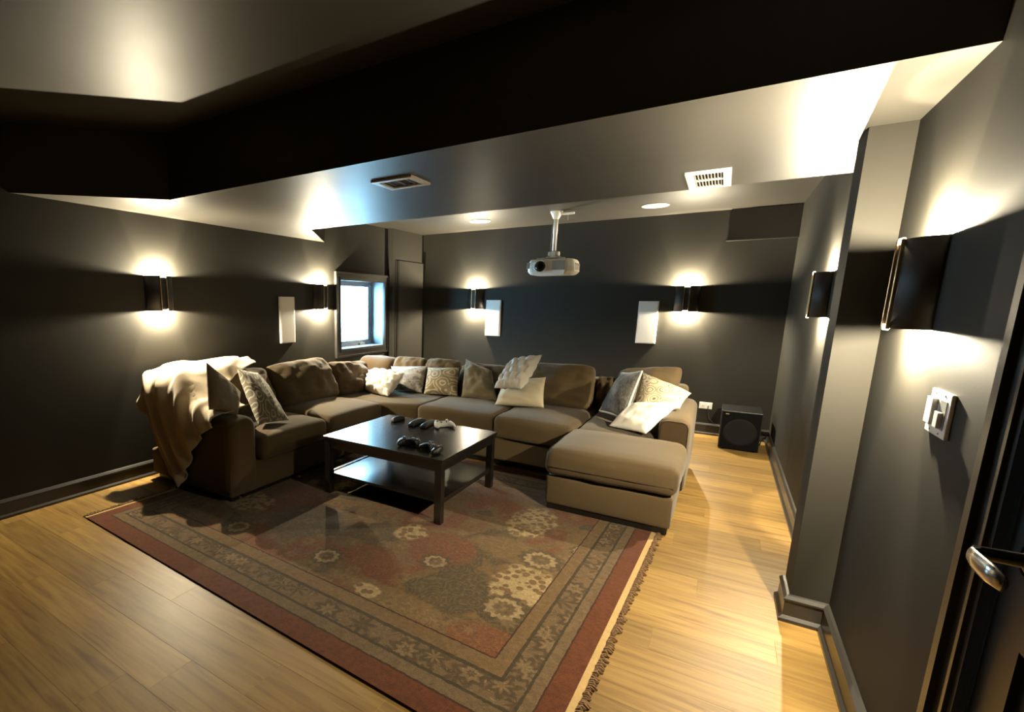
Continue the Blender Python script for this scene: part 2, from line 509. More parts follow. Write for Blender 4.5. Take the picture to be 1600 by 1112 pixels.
    fcol = t.ramp(fd, [(0.0, (0.1901, 0.1150, 0.0499)), (0.07, (0.0792, 0.0406, 0.0166)), (0.15, (0.2059, 0.1352, 0.0638)), (0.24, (0.1584, 0.0947, 0.0416)), (0.28, (0.0594, 0.0371, 0.0166)), (0.33, (0.0792, 0.0507, 0.0222))])
    field = t.mix(t.ramp(fd, [(0.26, 0.40), (0.34, 0.0)]), field, fcol)
    sv = t.voro(t.mapping(c, loc=(1.1, .7, 0)), 11.0)
    field = t.mix(t.math('MULTIPLY', t.ramp(t.math('SINE', t.math('ADD', t.math('MULTIPLY', sv, 30.0), t.math('MULTIPLY', med, 9.0))), [(0.55, 0.0), (0.9, 1.0)]), 0.30), field, (0.1742, 0.1115, 0.0499))
    field = t.mix(t.ramp(med, [(0.58, 0.0), (0.72, 0.55)]), field, (0.1901, 0.1183, 0.0527))
    field = t.mix(t.ramp(med, [(0.25, 0.5), (0.40, 0.0)]), field, (0.0475, 0.0237, 0.0100))
    # flower band
    bd = flower(c, 8.0, 7, 0.22, 0.75)
    band = t.ramp(bd, [(0.0, (0.1742, 0.1082, 0.0471)), (0.10, (0.0713, 0.0419, 0.0194)), (0.19, (0.1663, 0.1115, 0.0554)), (0.30, (0.1267, 0.0811, 0.0388)), (0.36, (0.0634, 0.0392, 0.0188)), (0.5, (0.0697, 0.0433, 0.0205)), (0.62, (0.1188, 0.0744, 0.0360))])
    band = t.mix(t.ramp(t.noise(c, 60, 2), [(0.66, 0.0), (0.74, 0.7)]), band, (0.2534, 0.1758, 0.0942))
    grey = t.mix(med, (0.0792, 0.0507, 0.0249), (0.1584, 0.1014, 0.0499))
    tan = t.mix(med, (0.1030, 0.0595, 0.0233), (0.1584, 0.0947, 0.0388))
    red = t.mix(med, (0.0752, 0.0203, 0.0061), (0.1188, 0.0352, 0.0105))
    dk = (0.0396, 0.0149, 0.0066); dk2 = (0.0436, 0.0304, 0.0139)
    col = red
    for lim, nxt in ((0.115, dk), (0.125, grey), (0.185, dk2), (0.200, band), (0.315, dk2), (0.335, tan), (0.415, dk), (0.424, field)):
        col = t.mix(t.math('GREATER_THAN', d, lim), col, nxt)
    col = t.mix(1.0, col, t.ramp(fine, [(0.2, 0.65), (0.8, 1.25)]), 'MULTIPLY')
    col = t.mix(1.0, col, t.ramp(t.noise(c, 55, 3), [(0.25, 0.72), (0.75, 1.24)]), 'MULTIPLY')
    t.set(col, 0.95, 0, 0.1, 0.15)
    t.bump(fine, 0.5, 0.004)
    return t.m
M['rug'] = rug_mat()
M['fringe'] = fabric('fringe_cotton', (0.42, 0.28, 0.12), 0.6, 0.1, 60)
M['fringed'] = fabric('fringe_knots', (0.16, 0.09, 0.04), 0.6, 0.1, 60)
M['vinyl'] = plain('white_window_vinyl', (0.30, 0.33, 0.36), 0.35, grain=0.02)

# ------------------------------------------------------------------ room shell
# floor slab with planks running along x
fl = struct('floor', bxm(-0.3, W + 0.3, FRONT - 0.2, D + 0.3, -0.12, -0.012), M['leg'])
PW = 0.191
yy = D - PW
row = 0
pm = {}
def plank_mesh(ln, pw):
    key = (round(ln, 3), round(pw, 3))
    if key not in pm:
        bm = bmesh.new()
        b = 0.0007
        lo = [bm.verts.new(p) for p in ((0, 0, -.012), (ln, 0, -.012), (ln, pw, -.012), (0, pw, -.012))]
        md = [bm.verts.new((p.co.x, p.co.y, -b)) for p in lo]
        hi = [bm.verts.new(p) for p in ((b, b, 0), (ln - b, b, 0), (ln - b, pw - b, 0), (b, pw - b, 0))]
        for A, B in ((lo, md), (md, hi)):
            for i in range(4): bm.faces.new((A[i], A[(i + 1) % 4], B[(i + 1) % 4], B[i]))
        bm.faces.new(hi)
        me = bpy.data.meshes.new('plank'); bm.to_mesh(me); bm.free(); me.materials.append(M['floor'])
        pm[key] = me
    return pm[key]
while yy > -0.95:
    x = -[0.35, 0.95, 0.05, 0.65, 1.1, 0.2][row % 6] * 1.0
    while x < W:
        a, b2 = max(0.0, x), min(W, x + 1.22)
        if b2 - a > 0.02:
            p = bpy.data.objects.new('plank', plank_mesh(b2 - a, PW))
            p.location = (a, yy, 0); COL.objects.link(p); p.parent = fl
        x += 1.22
    yy -= PW; row += 1
flb = obj('subfloor', bxm(0, W, FRONT, yy + PW, -0.012, 0), M['floor'], fl)

# left wall with the window opening
WY0, WY1, WZ0, WZ1 = 4.74, 5.69, 0.86, 1.745
TK = 0.32
bm = bmesh.new()
box(bm, -TK, 0, FRONT, WY0, 0, H3 + .1)
box(bm, -TK, 0, WY1, D, 0, H3 + .1)
box(bm, -TK, 0, WY0, WY1, 0, WZ0)
box(bm, -TK, 0, WY0, WY1, WZ1, H3 + .1)
box(bm, -0.02, 0.085, 5.79, D, 0, H2 + .05)       # thicker end of the wall in the corner
struct('wall_left', bm, M['wall'])
struct('wall_back', bxm(-TK, W + .2, D, D + .2, 0, H3 + .1), M['wall'])
DY0, DY1, DZ = 0.68, 1.497, 2.04
bm = bmesh.new()
box(bm, W, W + .2, FRONT, DY0, 0, H3 + .1)
box(bm, W, W + .2, DY1, D, 0, H3 + .1)
box(bm, W, W + .2, DY0, DY1, DZ, H3 + .1)
struct('wall_right', bm, M['wall'])
struct('wall_front', bxm(-TK, W + .2, FRONT - .2, FRONT, 0, H3 + .1), M['wall'])
struct('ceiling', bxm(-TK, W + .2, FRONT - .2, D + .2, H3, H3 + .15), M['ceil'])
Y0, Y1 = 2.11, 3.66
o = struct('ceiling_soffit', prism([(-.05, 1.36), (.676, Y0), (W + .05, Y0), (W + .05, Y1), (.55, Y1), (-.05, 4.56)], H1, H3 + .02), M['ceil'])
o = struct('ceiling_recess', prism([(-.05, 3.0), (W + .05, 3.0), (W + .05, D + .05), (-.05, D + .05)], H2, H3 + .03), M['ceil'])
struct('pillar', bxm(4.2855, W + .02, 2.787, 2.978, 0, H1 + .01), M['wall'])
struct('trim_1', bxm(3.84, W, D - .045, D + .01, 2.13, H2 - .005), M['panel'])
struct('trim_2', bxm(3.825, W, D - .06, D + .01, 2.118, 2.131), M['wall'])
# flat access panel on the thick end of the left wall
struct('trim_3', bxm(.085, .118, 5.90, D - .01, .25, 2.03, bev=.004, seg=1), M['wall'])
struct('trim_4', bxm(.085, .092, 5.855, 5.90, .25, 2.035), M['panel'])

BB = [(0, 0), (.030, 0), (.030, .016), (.018, .030), (.016, .098), (.021, .104), (.021, .112), (.010, .126), (0, .13)]
struct('baseboard_left', sweep([(-a, z) for a, z in BB], [(0, FRONT), (0, 5.79)]), M['trim'])
struct('baseboard_left', sweep([(-a, z) for a, z in BB], [(0, 5.79), (.085, 5.79), (.085, 5.88)]), M['trim'])
struct('baseboard_back', sweep([(-a, z) for a, z in BB], [(.085, D), (W, D)]), M['trim'])
struct('baseboard_right', sweep(BB, [(W, DY1 + .117), (W, 2.787), (4.2855, 2.787), (4.2855, 2.978), (W, 2.978), (W, D)]), M['trim'])
struct('baseboard_right', sweep(BB, [(W, FRONT), (W, DY0 - .11)]), M['trim'])

# ------------------------------------------------------------------ window
win = empty('window_1', (0, (WY0 + WY1) / 2, WZ0), kind='structure')
wl = Vector(win.location)
def wpart(name, bm, mat, par=win, smooth=False):
    bmesh.ops.translate(bm, verts=bm.verts, vec=-wl)
    return obj(name, bm, mat, par, smooth)
CW = .092
def frame_yz(y0, y1, z0, z1, w, x0, x1):
    bm = bmesh.new()
    box(bm, x0, x1, y0, y1, z1 - w, z1); box(bm, x0, x1, y0, y1, z0, z0 + w)
    box(bm, x0, x1, y0, y0 + w, z0 + w, z1 - w); box(bm, x0, x1, y1 - w, y1, z0 + w, z1 - w)
    return bm
bm = frame_yz(WY0 - CW, WY1 + CW, WZ0 - .08, WZ1 + .075, .10, -.001, .020)
wpart('window_casing', bm, M['trim'])
wpart('casing_bead', frame_yz(WY0 - CW, WY1 + CW, WZ0 - .08, WZ1 + .075, .022, .018, .034), M['trim'])
wpart('casing_bead', frame_yz(WY0 - .014, WY1 + .014, WZ0 - .014, WZ1 + .014, .016, .018, .028), M['trim'])
wpart('window_reveal', frame_yz(WY0 - .002, WY1 + .002, WZ0 - .002, WZ1 + .002, .014, -.30, .0), M['vinyl'])
wpart('window_sill', bxm(-.22, .004, WY0 + .012, WY1 - .012, WZ0 + .012, WZ0 + .028, bev=.004), M['vinyl'])
wpart('window_frame', frame_yz(WY0 + .012, WY1 - .012, WZ0 + .026, WZ1 - .012, .038, -.25, -.19), M['vinyl'])
wpart('sash', frame_yz(WY0 + .05, WY1 - .05, WZ0 + .064, WZ1 - .05, .03, -.235, -.20), M['vinyl'])
wpart('window_pane', bxm(-.220, -.216, WY0 + .078, WY1 - .078, WZ0 + .09, WZ1 - .078), M['glass'])
bm = bxm(-.20, -.17, 5.38, 5.50, WZ0 + .028, WZ0 + .052, bev=.004); wpart('sash_crank', bm, M['vinyl'])

# ------------------------------------------------------------------ door on the right wall
dr = empty('door_1', (W, (DY0 + DY1) / 2, 0), kind='structure')
dl = Vector(dr.location)
def dpart(name, bm, mat, par=dr, smooth=False):
    bmesh.ops.translate(bm, verts=bm.verts, vec=-dl)
    return obj(name, bm, mat, par, smooth)
bm = bmesh.new()
for (a, b) in ((DY1, DY1 + .115), (DY0 - .115, DY0)):
    box(bm, W - .018, W, a, b, 0, DZ + .115)
box(bm, W - .018, W, DY0, DY1, DZ, DZ + .115)
dpart('door_casing', bm, M['trim'])
bm = bmesh.new()
for (a, b) in ((DY1 + .085, DY1 + .117), (DY0 - .117, DY0 - .085)):
    box(bm, W - .032, W - .017, a, b, 0, DZ + .117)
box(bm, W - .032, W - .017, DY0 - .085, DY1 + .085, DZ + .085, DZ + .117)
for (a, b) in ((DY1 + .02, DY1 + .034), (DY0 - .034, DY0 - .02)):
    box(bm, W - .026, W - .017, a, b, 0, DZ + .03)
dpart('casing_bead', bm, M['trim'])
dpart('door_leaf', bxm(W + .017, W + .055, DY0 + .004, DY1 - .004, .008, DZ - .004), M['door'])
bm = bmesh.new()
for (a, b) in ((DY1 - .125, DY1 - .004), (DY0 + .004, DY0 + .125)):
    box(bm, W + .004, W + .018, a, b, .008, DZ - .004)
for (a, b) in ((.008, .22), (.80, 1.02), (DZ - .13, DZ - .004)):
    box(bm, W + .004, W + .018, DY0 + .125, DY1 - .125, a, b)
dpart('door_stile', bm, M['door'])
for (a, b) in ((.27, .75), (1.07, DZ - .18)):
    dpart('door_panel', bxm(W + .008, W + .018, DY0 + .17, DY1 - .17, a, b, bev=.006, seg=1), M['door'])
HZ = .975
rose = dpart('door_rosette', lathe([(.030, 0), (.033, -.004), (.030, -.012), (.014, -.018), (.012, -.080)], 24, (W + .004, 1.392, HZ), 'Y'), M['gloss'], smooth=True)
rose.data.transform(Matrix.Translation(Vector((W + .004, 1.392, HZ)) - dl) @ Matrix.Rotation(-PI / 2, 4, 'Z') @ Matrix.Translation(-(Vector((W + .004, 1.392, HZ)) - dl)))
bm = bmesh.new()
xs = [(1.400, .010, -.050), (1.392, .011, -.070), (1.372, .014, -.088), (1.335, .017, -.090), (1.29, .018, -.088), (1.248, .014, -.084)]
rings = []
for (y, r, dx) in xs:
    rings.append([bm.verts.new((W + .004 + dx + math.cos(a) * r * .45, y, HZ + math.sin(a) * r * 1.1)) for a in [2 * PI * k / 12 for k in range(12)]])
for i in range(len(rings) - 1):
    for k in range(12): bm.faces.new((rings[i][k], rings[i][(k + 1) % 12], rings[i + 1][(k + 1) % 12], rings[i + 1][k]))
bm.faces.new(rings[0]); bm.faces.new(rings[-1])
bmesh.ops.recalc_face_normals(bm, faces=bm.faces[:])
tag(dpart('door_handle', bm, M['chrome'], smooth=True), 'satin silver lever handle')

# ------------------------------------------------------------------ wall sconces
SZ0, SZ1 = 1.375, 1.657
def sconce(loc, rz, label):
    """local: wall plane is y = 0, lamp sticks out along -y"""
    r = empty('wall_sconce', loc, label, 'wall lamp', 'bronze up-and-down wall sconces', rz)
    h = SZ1 - SZ0
    hw, dp, gap = .120, .075, .028
    def arc(a0, a1, n):
        return [(-hw * math.cos(a), .001 - (dp + .006) * math.sin(a)) for a in [a0 + (a1 - a0) * i / n for i in range(n + 1)]]
    ag = math.acos(gap / hw)
    for a0, a1 in ((0.0, ag), (PI - ag, PI)):
        pts = arc(a0, a1, 12)
        bm = bmesh.new()
        inn = [(x * .965, y * .965 - .0002) for x, y in pts]
        A = [[bm.verts.new((x, y, z)) for x, y in pts] for z in (0, h)]
        B = [[bm.verts.new((x, y, z)) for x, y in inn] for z in (0, h)]
        for i in range(len(pts) - 1):
            bm.faces.new((A[0][i], A[0][i + 1], A[1][i + 1], A[1][i]))
            bm.faces.new((B[0][i + 1], B[0][i], B[1][i], B[1][i + 1]))
            for k in (0, 1): bm.faces.new((A[k][i], A[k][i + 1], B[k][i + 1], B[k][i]))
        for e in (0, -1): bm.faces.new((A[0][e], A[1][e], B[1][e], B[0][e]))
        bmesh.ops.recalc_face_normals(bm, faces=bm.faces[:])
        obj('shade', bm, M['bronze'], r, True)
    yf = .001 - (dp + .006) * math.sin(ag)
    obj('center_strip', bxm(-gap + .001, gap - .001, yf - .001, yf + .004, 0.012, h - .012), M['bronze'], r)
    for s in (-1, 1):
        obj('rib', bxm(s * gap - .004, s * gap + .004, yf - .008, yf + .003, -.002, h + .002, bev=.0015, seg=1), M['brass'], r)
    for z0, z1 in ((-.006, .011), (h - .011, h + .006)):
        tag(obj('glass_tab', bxm(-gap + .005, gap - .005, yf - .006, yf + .002, z0, z1, bev=.001, seg=1), M['lens'], r), 'lit frosted glass end')
    obj('backplate', bxm(-.055, .055, -.006, 0, .03, h - .03), M['bronze'], r)
    obj('socket', bxm(-.016, .016, -.052, -.006, h / 2 - .03, h / 2 + .03), M['bronze'], r)
    for s in (-1, 1):
        obj('bulb', lathe([(.006, 0), (.011, .014 * s), (.014, .035 * s), (.010, .052 * s), (.004, .058 * s)], 12, (0, -.036, h / 2 + s * .03)), M['bulb'], r, True)
        ld = bpy.data.lights.new('bulb_light', 'POINT')
        ld.energy = SCONCE_W; ld.color = LAMP_COL; ld.shadow_soft_size = .010
        lo = bpy.data.objects.new('bulb_light', ld); COL.objects.link(lo); lo.parent = r
        lo.location = (0, -.046, h - .010 if s > 0 else .010)
    return r
sconce((0, 2.39, SZ0), PI / 2, 'bronze wall sconce on the left wall above the draped blanket')
sconce((0, 4.39, SZ0), PI / 2, 'bronze wall sconce on the left wall between the white speaker and the window')
sconce((.972, D, SZ0), 0, 'bronze wall sconce on the back wall left of the projector')
sconce((3.528, D, SZ0), 0, 'bronze wall sconce on the back wall right of the projector')
sconce((W, 2.315, SZ0), -PI / 2, 'large near wall sconce above the light switch')
sconce((W, 4.26, SZ0), -PI / 2, 'bronze wall sconce on the right wall just behind the pillar')

# ------------------------------------------------------------------ wall and ceiling fittings
def wall_speaker(loc, rz, label):
    r = empty('wall_speaker', loc, label, 'speaker', 'slim white wall speakers', rz)
    obj('cabinet', bxm(-.105, .105, -.028, 0, 0, .49, bev=.004), M['white'], r)
    obj('grille', bxm(-.097, .097, -.032, -.026, .008, .482, bev=.003), M['grille'], r)
    return r
wall_speaker((0, 3.84, 1.02), PI / 2, 'white rectangular wall speaker on the left wall')
wall_speaker((1.25, D, 1.01), 0, 'white rectangular wall speaker on the back wall beside the left sconce')
wall_speaker((3.155, D, 1.0), 0, 'white rectangular wall speaker on the back wall beside the right sconce')

def disc(loc, label):
    r = empty('ceiling_speaker', loc, label, 'ceiling speaker', 'round ceiling speakers')
    obj('rim', lathe([(.118, 0), (.128, -.004), (.125, -.009), (.112, -.010), (.110, -.004)], 40), M['white'], r, True)
    obj('grille', lathe([(.111, -.004), (.11, -.008), (.06, -.009), (.01, -.009)], 40), M['grille'], r, True)
disc((3.20, 5.89, H2), 'round white ceiling speaker right of the projector')
disc((1.315, 5.84, H2), 'round white ceiling speaker left of the projector')

def vent(cx, cy, sx, sy, rz, label, n, across):
    r = empty('ceiling_vent', (cx, cy, H1), label, 'vent', None, rz)
    hx_, hy_ = sx / 2, sy / 2
    b = .036
    bm = bmesh.new()
    for a in ((-hx_, hx_, -hy_, -hy_ + b), (-hx_, hx_, hy_ - b, hy_), (-hx_, -hx_ + b, -hy_ + b, hy_ - b), (hx_ - b, hx_, -hy_ + b, hy_ - b)):
        box(bm, a[0], a[1], a[2], a[3], -.012, 0)
    obj('frame', bm, M['white'], r)
    obj('duct', bxm(-hx_ + b, hx_ - b, -hy_ + b, hy_ - b, -.002, .0), M['slot'], r)
    iw = sx - 2 * b; ih = sy - 2 * b
    for i in range(n):
        x = -iw / 2 + iw * (i + .5) / n
        s = obj('slat', bxm(-.0015, .0015, -ih / 2, ih / 2, -.009, .0), M['greyplas'], r, loc=(x, 0, 0))
        s.rotation_euler = (0, .5, 0)
    if across:
        obj('crossbar', bxm(-iw / 2, iw / 2, -.010, .010, -.011, -.002), M['white'], r)
    return r
vent(3.745, 3.40, .205, .42, 0, 'white slotted ceiling vent at the soffit edge right of the projector', 9, True)
vent(2.275, 2.54, .27, .22, 0, 'flat ceiling vent on the soffit nearer the window light', 3, False)

# projector on its ceiling mount
pr = empty('projector', (2.27, 5.70, 1.757), 'white projector with a black lens hanging from the recessed ceiling', 'projector')
bm = bmesh.new()
out = [(-.25, -.10), (-.20, -.17), (.19, -.18), (.25, -.11), (.25, .15), (.21, .18), (-.21, .18), (-.25, .15)]
lv = [(0.0, .86), (.012, .93), (.045, 1.0), (.10, 1.0), (.150, .96), (.172, .90)]
rings = [[bm.verts.new((x * s, y * s, z + (.012 * (abs(x) / .25) ** 2 if z < .02 else 0))) for x, y in out] for z, s in lv]
for a, b in zip(rings, rings[1:]):
    for k in range(8): bm.faces.new((a[k], a[(k + 1) % 8], b[(k + 1) % 8], b[k]))
bm.faces.new(rings[0][::-1]); bm.faces.new(rings[-1])
bmesh.ops.bevel(bm, geom=[e for e in bm.edges if abs(e.verts[0].co.z - e.verts[1].co.z) > .02], offset=.012, segments=2, affect='EDGES')
bmesh.ops.recalc_face_normals(bm, faces=bm.faces[:])
obj('body', bm, M['proj'], pr)
obj('front_grille', bxm(.04, .175, -.183, -.168, .055, .150, bev=.003), M['projgrey'], pr)
for i in range(4):
    obj('side_slot', bxm(.244, .252, -.05 + .05 * i, -.02 + .05 * i, .06, .13), M['projgrey'], pr)
obj('left_grille', bxm(-.246, -.215, -.158, -.115, .075, .14, bev=.003), M['projgrey'], pr)
obj('lens_ring', lathe([(.066, -.168), (.070, -.190), (.062, -.196), (.056, -.186)], 32, (-.085, 0, .095), 'Y'), M['proj'], pr, True)
obj('lens', lathe([(.057, -.180), (.056, -.192), (.03, -.198), (.004, -.199)], 32, (-.085, 0, .095), 'Y'), M['gloss'], pr, True)
obj('focus_lever', bxm(-.20, -.165, -.12, -.07, .168, .182, bev=.003), M['black'], pr)
bm = bmesh.new()
for s in (-1, 1):
    tube(bm, [(s * .02, 0, .20), (s * .15, -.11, .178)], .008, 8); tube(bm, [(s * .02, 0, .20), (s * .15, .11, .178)], .008, 8)
box(bm, -.07, .07, -.05, .05, .190, .205)
obj('mount_arms', bm, M['proj'], pr)
bm = bxm(-.028, .028, -.03, .03, .205, .262, bev=.006); box(bm, -.058, -.034, -.022, .022, .215, .258); box(bm, .034, .058, -.022, .022, .215, .258)
tube(bm, [(-.064, 0, .236), (.064, 0, .236)], .008, 8)
obj('tilt_joint', bm, M['proj'], pr)
top = H2 - 1.757
obj('pole', lathe([(.021, .24), (.021, .45), (.024, .452), (.024, top - .07)], 20), M['white'], pr, True)
obj('ceiling_cup', lathe([(.024, top - .085), (.035, top - .07), (.060, top - .02), (.064, top - .004), (.064, top)], 28), M['white'], pr, True)
bm = bmesh.new(); tube(bm, [(-.03, -.02, .20), (-.034, -.02, .30), (-.030, -.014, .5), (-.026, -.01, top - .04)], .004, 6)
obj('cable', bm, M['greyplas'], pr, True)
bm = bxm(.05, .19, -.012, .012, top - .042, top - .022, bev=.003); tube(bm, [(.125, 0, top - .042), (.125, 0, top - .10)], .0015, 5)
obj('outlet_plug', bm, M['white'], pr)

# light switch
sw = empty('light_switch', (W, 1.975, 1.155), 'white double wall switch below the near sconce', 'switch', None, -PI / 2)
obj('plate', bxm(-.078, .078, -.009, 0, -.062, .062, bev=.003), M['white'], sw)
obj('rocker', bxm(-.062, -.012, -.020, -.006, -.036, .040, bev=.003), M['white'], sw)
obj('dimmer_well', bxm(.008, .058, -.0105, -.006, -.040, .040, bev=.001, seg=1), M['greyplas'], sw)
obj('dimmer_slider', bxm(.014, .044, -.020, -.009, -.036, .008, bev=.002), M['white'], sw)
for s in (-1, 1):
    for x in (-.037, .033):
        obj('screw', lathe([(.003, 0), (.003, -.0012), (.001, -.0014)], 8, (x, -.009, s * .052), 'Y'), M['greyplas'], sw)

def outlet(loc, rz, horiz, label):
    r = empty('wall_outlet', loc, label, 'outlet', None, rz)
    a, b = (.062, .037) if horiz else (.037, .060)
    obj('plate', bxm(-a, a, -.006, 0, -b, b, bev=.002), M['white'], r)
    for s in (-1, 1):
        x, z = (s * .026, 0) if horiz else (0, s * .026)
        rec = obj('socket', bxm(x - .014, x + .014, -.008, -.005, z - .014, z + .014, bev=.002), M['white'], r)
        bm = bmesh.new()
        box(bm, x - .006, x - .004, -.0086, -.0076, z - .005, z + .005); box(bm, x + .004, x + .006, -.0086, -.0076, z - .005, z + .005)
        obj('slot', bm, M['slot'], rec)
    return r
outlet((3.83, D, .330), 0, True, 'white horizontal outlet on the back wall behind the sofa arm')
outlet((W, 3.935, .350), -PI / 2, False, 'white outlet low on the right wall beyond the pillar')

# subwoofer in the back right corner
sb = empty('subwoofer', (4.150, 6.19, 0), 'black cube subwoofer on the floor in the back right corner', 'subwoofer')
obj('cabinet', bxm(-.168, .168, -.205, .205, .015, .40, bev=.004), M['black'], sb)
obj('grille_cloth', bxm(-.160, .160, -.214, -.203, .022, .392, bev=.004), M['cloth'], sb)
obj('driver_ring', lathe([(.140, -.2125), (.139, -.2148), (.118, -.2150), (.112, -.2142)], 32, (0, 0, .19), 'Y'), M['slot'], sb, True)
obj('badge', bxm(-.135, -.105, -.2165, -.213, .365, .375), M['chrome'], sb)
for sx in (-1, 1):
    for sy in (-1, 1):
        obj('foot', lathe([(.016, 0), (.018, .015)], 10, (sx * .13, sy * .16, 0)), M['slot'], sb)
bm = bmesh.new()
pts = []
for i in range(46):
    a = i / 45 * 2 * PI * 4
    pts.append((math.cos(a) * .038 + 4.372, 6.30 + math.sin(a) * .045 + i * .0012, .135 + .014 * math.sin(a * 1.7)))
pts = [(4.32, 6.36, .12)] + pts + [(4.36, 6.40, .05), (4.345, 6.34, .006)]
tube(bm, pts, .005, 6)
tag(obj('speaker_cable', bm, M['gloss'], None, True), 'black coiled cable between the subwoofer and the right wall', 'cable')
bm = bmesh.new()
tube(bm, [(3.857, D - .012, .33), (3.857, D - .035, .325), (3.858, D - .04, .27), (3.875, D - .05, .20), (3.93, D - .08, .14), (4.02, D - .12, .12), (4.05, 6.40, .12)], .0035, 6)
tag(obj('power_cord', bm, M['black'], None, True), 'thin cord running from the back wall outlet down behind the subwoofer', 'cord')

# ------------------------------------------------------------------ rug
RA = -.045
rug = empty('rug', (2.08, 2.745, 0), 'worn rust and olive floral rug with a terracotta border', 'rug', None, RA)
bm = bmesh.new()
NX, NY = 60, 54
g = {}
for i in range(NX + 1):
    for j in range(NY + 1):
        x, y = -RX + 2 * RX * i / NX, -RY + 2 * RY * j / NY
        z = .009 + .0012 * noise.noise(Vector((x * 2, y * 2, 0)))
        g[i, j] = bm.verts.new((x, y, z))
for i in range(NX):
    for j in range(NY): bm.faces.new((g[i, j], g[i + 1, j], g[i + 1, j + 1], g[i, j + 1]))
ed = [e for e in bm.edges if e.is_boundary]
ex = bmesh.ops.extrude_edge_only(bm, edges=ed)
for v in ex['geom']:
    if isinstance(v, bmesh.types.BMVert): v.co.z = .0005
bmesh.ops.recalc_face_normals(bm, faces=bm.faces[:])
obj('pile', bm, M['rug'], rug)
for s in (-1, 1):
    obj('selvage', bxm(min(s * RX, s * (RX + .034)), max(s * RX, s * (RX + .034)), -RY, RY, .0006, .006), M['fringe'], rug)
    bm = bmesh.new()
    rnd = random.Random(5 + s)
    y = -RY + .01
    while y < RY:
        ln = .016 + rnd.random() * .022
        dy = (rnd.random() - .5) * .03
        x0 = s * (RX + .030)
        w = .004 + rnd.random() * .004
        tube(bm, [(x0, y, .006), (x0 + s * ln * .5, y + dy * .3 + .003, .007 + rnd.random() * .004), (x0 + s * ln, y + dy, .004)], [w, w * 1.3, w * .6], 5)
        y += .008 + rnd.random() * .007
    o = obj('fringe', bm, M['fringed'], rug); o['kind'] = 'stuff'

# ------------------------------------------------------------------ sectional sofa
so = empty('sectional_sofa', (2.0, 3.8, 0), 'large tan suede sectional sofa with a chaise, filling the back of the room', 'sofa')
S0 = Vector((2.0, 3.8, 0))
def sp(name, bm, mat='sofa', smooth=True, loc=(0, 0, 0), rot=None, par=so):
    o = obj(name, bm, M[mat], par, smooth)
    o.location = Vector(loc) - (S0 if par is so else Vector((0, 0, 0)))
    if rot: o.rotation_euler = rot
    return o
def cbox(name, x0, x1, y0, y1, z0, z1, r=.02, mat='sofa', bulge=(0, 0, 0), wr=0, seed=0, rot=None, ws=5.0):
    return sp(name, cushion((x1 - x0) / 2, (y1 - y0) / 2, (z1 - z0) / 2, r, bulge, wr, seed, ws), mat, True, ((x0 + x1) / 2, (y0 + y1) / 2, (z0 + z1) / 2), rot)

# bases (upholstered boxes)
cbox('base', .10, 1.10, 2.16, 4.0, .05, .265, .02)
sp('base', prism([(.10, 4.0), (1.10, 4.0), (1.46, 4.16), (1.46, 5.22), (.10, 5.22)], .05, .265), smooth=False)
cbox('base', 1.47, 2.97, 4.14, 5.22, .05, .265, .02)
cbox('base', 2.97, 3.755, 3.41, 5.24, .045, .262, .025, bulge=(0, .006, 0))
# black feet / plinths
for (x0, x1, y0, y1) in ((2.985, 3.74, 3.425, 3.50), (3.66, 3.74, 5.12, 5.2), (1.5, 2.95, 4.17, 4.23), (.14, 1.06, 2.19, 2.26), (1.0, 1.06, 2.3, 3.98)):
    sp('leg', bxm(x0, x1, y0, y1, .0108, .052), 'leg', False)
# back frames
cbox('back_frame', .10, .30, 2.25, 5.20, .25, .735, .05, bulge=(.006, 0, 0), wr=.006)
cbox('back_frame', .12, 3.70, 5.04, 5.25, .25, .742, .045, wr=.004)
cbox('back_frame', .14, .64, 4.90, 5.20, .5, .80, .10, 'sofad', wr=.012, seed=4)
# arms
cbox('arm', .24, 1.12, 2.15, 2.42, .05, .625, .075, wr=.004)
ar = cbox('arm', 3.575, 3.785, 4.10, 5.20, .05, .625, .07, wr=.003)
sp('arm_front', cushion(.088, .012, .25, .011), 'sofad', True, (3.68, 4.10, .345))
bm = bmesh.new()
pts = [(3.592, 4.092, .10), (3.592, 4.092, .55)] + [(3.64 - .048 * math.cos(a), 4.092, .56 + .045 * math.sin(a)) for a in [PI / 2 * i / 5 for i in range(6)]] + \
      [(3.72 + .048 * math.sin(a), 4.092, .56 + .045 * math.cos(a)) for a in [PI / 2 * i / 5 for i in range(6)]] + [(3.768, 4.092, .10)]
tube(bm, pts, .006, 6)
sp('piping', bm, 'piping')
# seat cushions
cbox('seat_cushion', .32, 1.145, 2.43, 3.19, .268, .455, .055, bulge=(.022, .01, 0), wr=.008, seed=1)
cbox('seat_cushion', .32, 1.15, 3.20, 4.02, .268, .462, .055, bulge=(.03, .012, 0), wr=.008, seed=2)
bm = prism([(.32, 4.03), (1.10, 4.03), (1.49, 4.19), (1.49, 5.04), (.32, 5.04)], .268, .455)
bmesh.ops.bevel(bm, geom=bm.edges[:], offset=.05, segments=4, affect='EDGES', profile=.5)
sp('seat_cushion', bm)
cbox('seat_cushion', 1.495, 2.285, 4.105, 5.04, .268, .465, .05, bulge=(.018, .01, 0), wr=.018, seed=3, ws=6)
cbox('seat_cushion', 2.29, 2.985, 4.075, 5.04, .268, .465, .05, bulge=(.02, .012, 0), wr=.018, seed=5, ws=6)
cbox('seat_cushion', 2.965, 3.775, 3.365, 4.10, .272, .462, .055, bulge=(.022, .010, 0), wr=.013, seed=6)
cbox('seat_cushion', 2.995, 3.57, 4.0, 5.04, .272, .460, .055, bulge=(.015, 0, 0), wr=.004, seed=7)
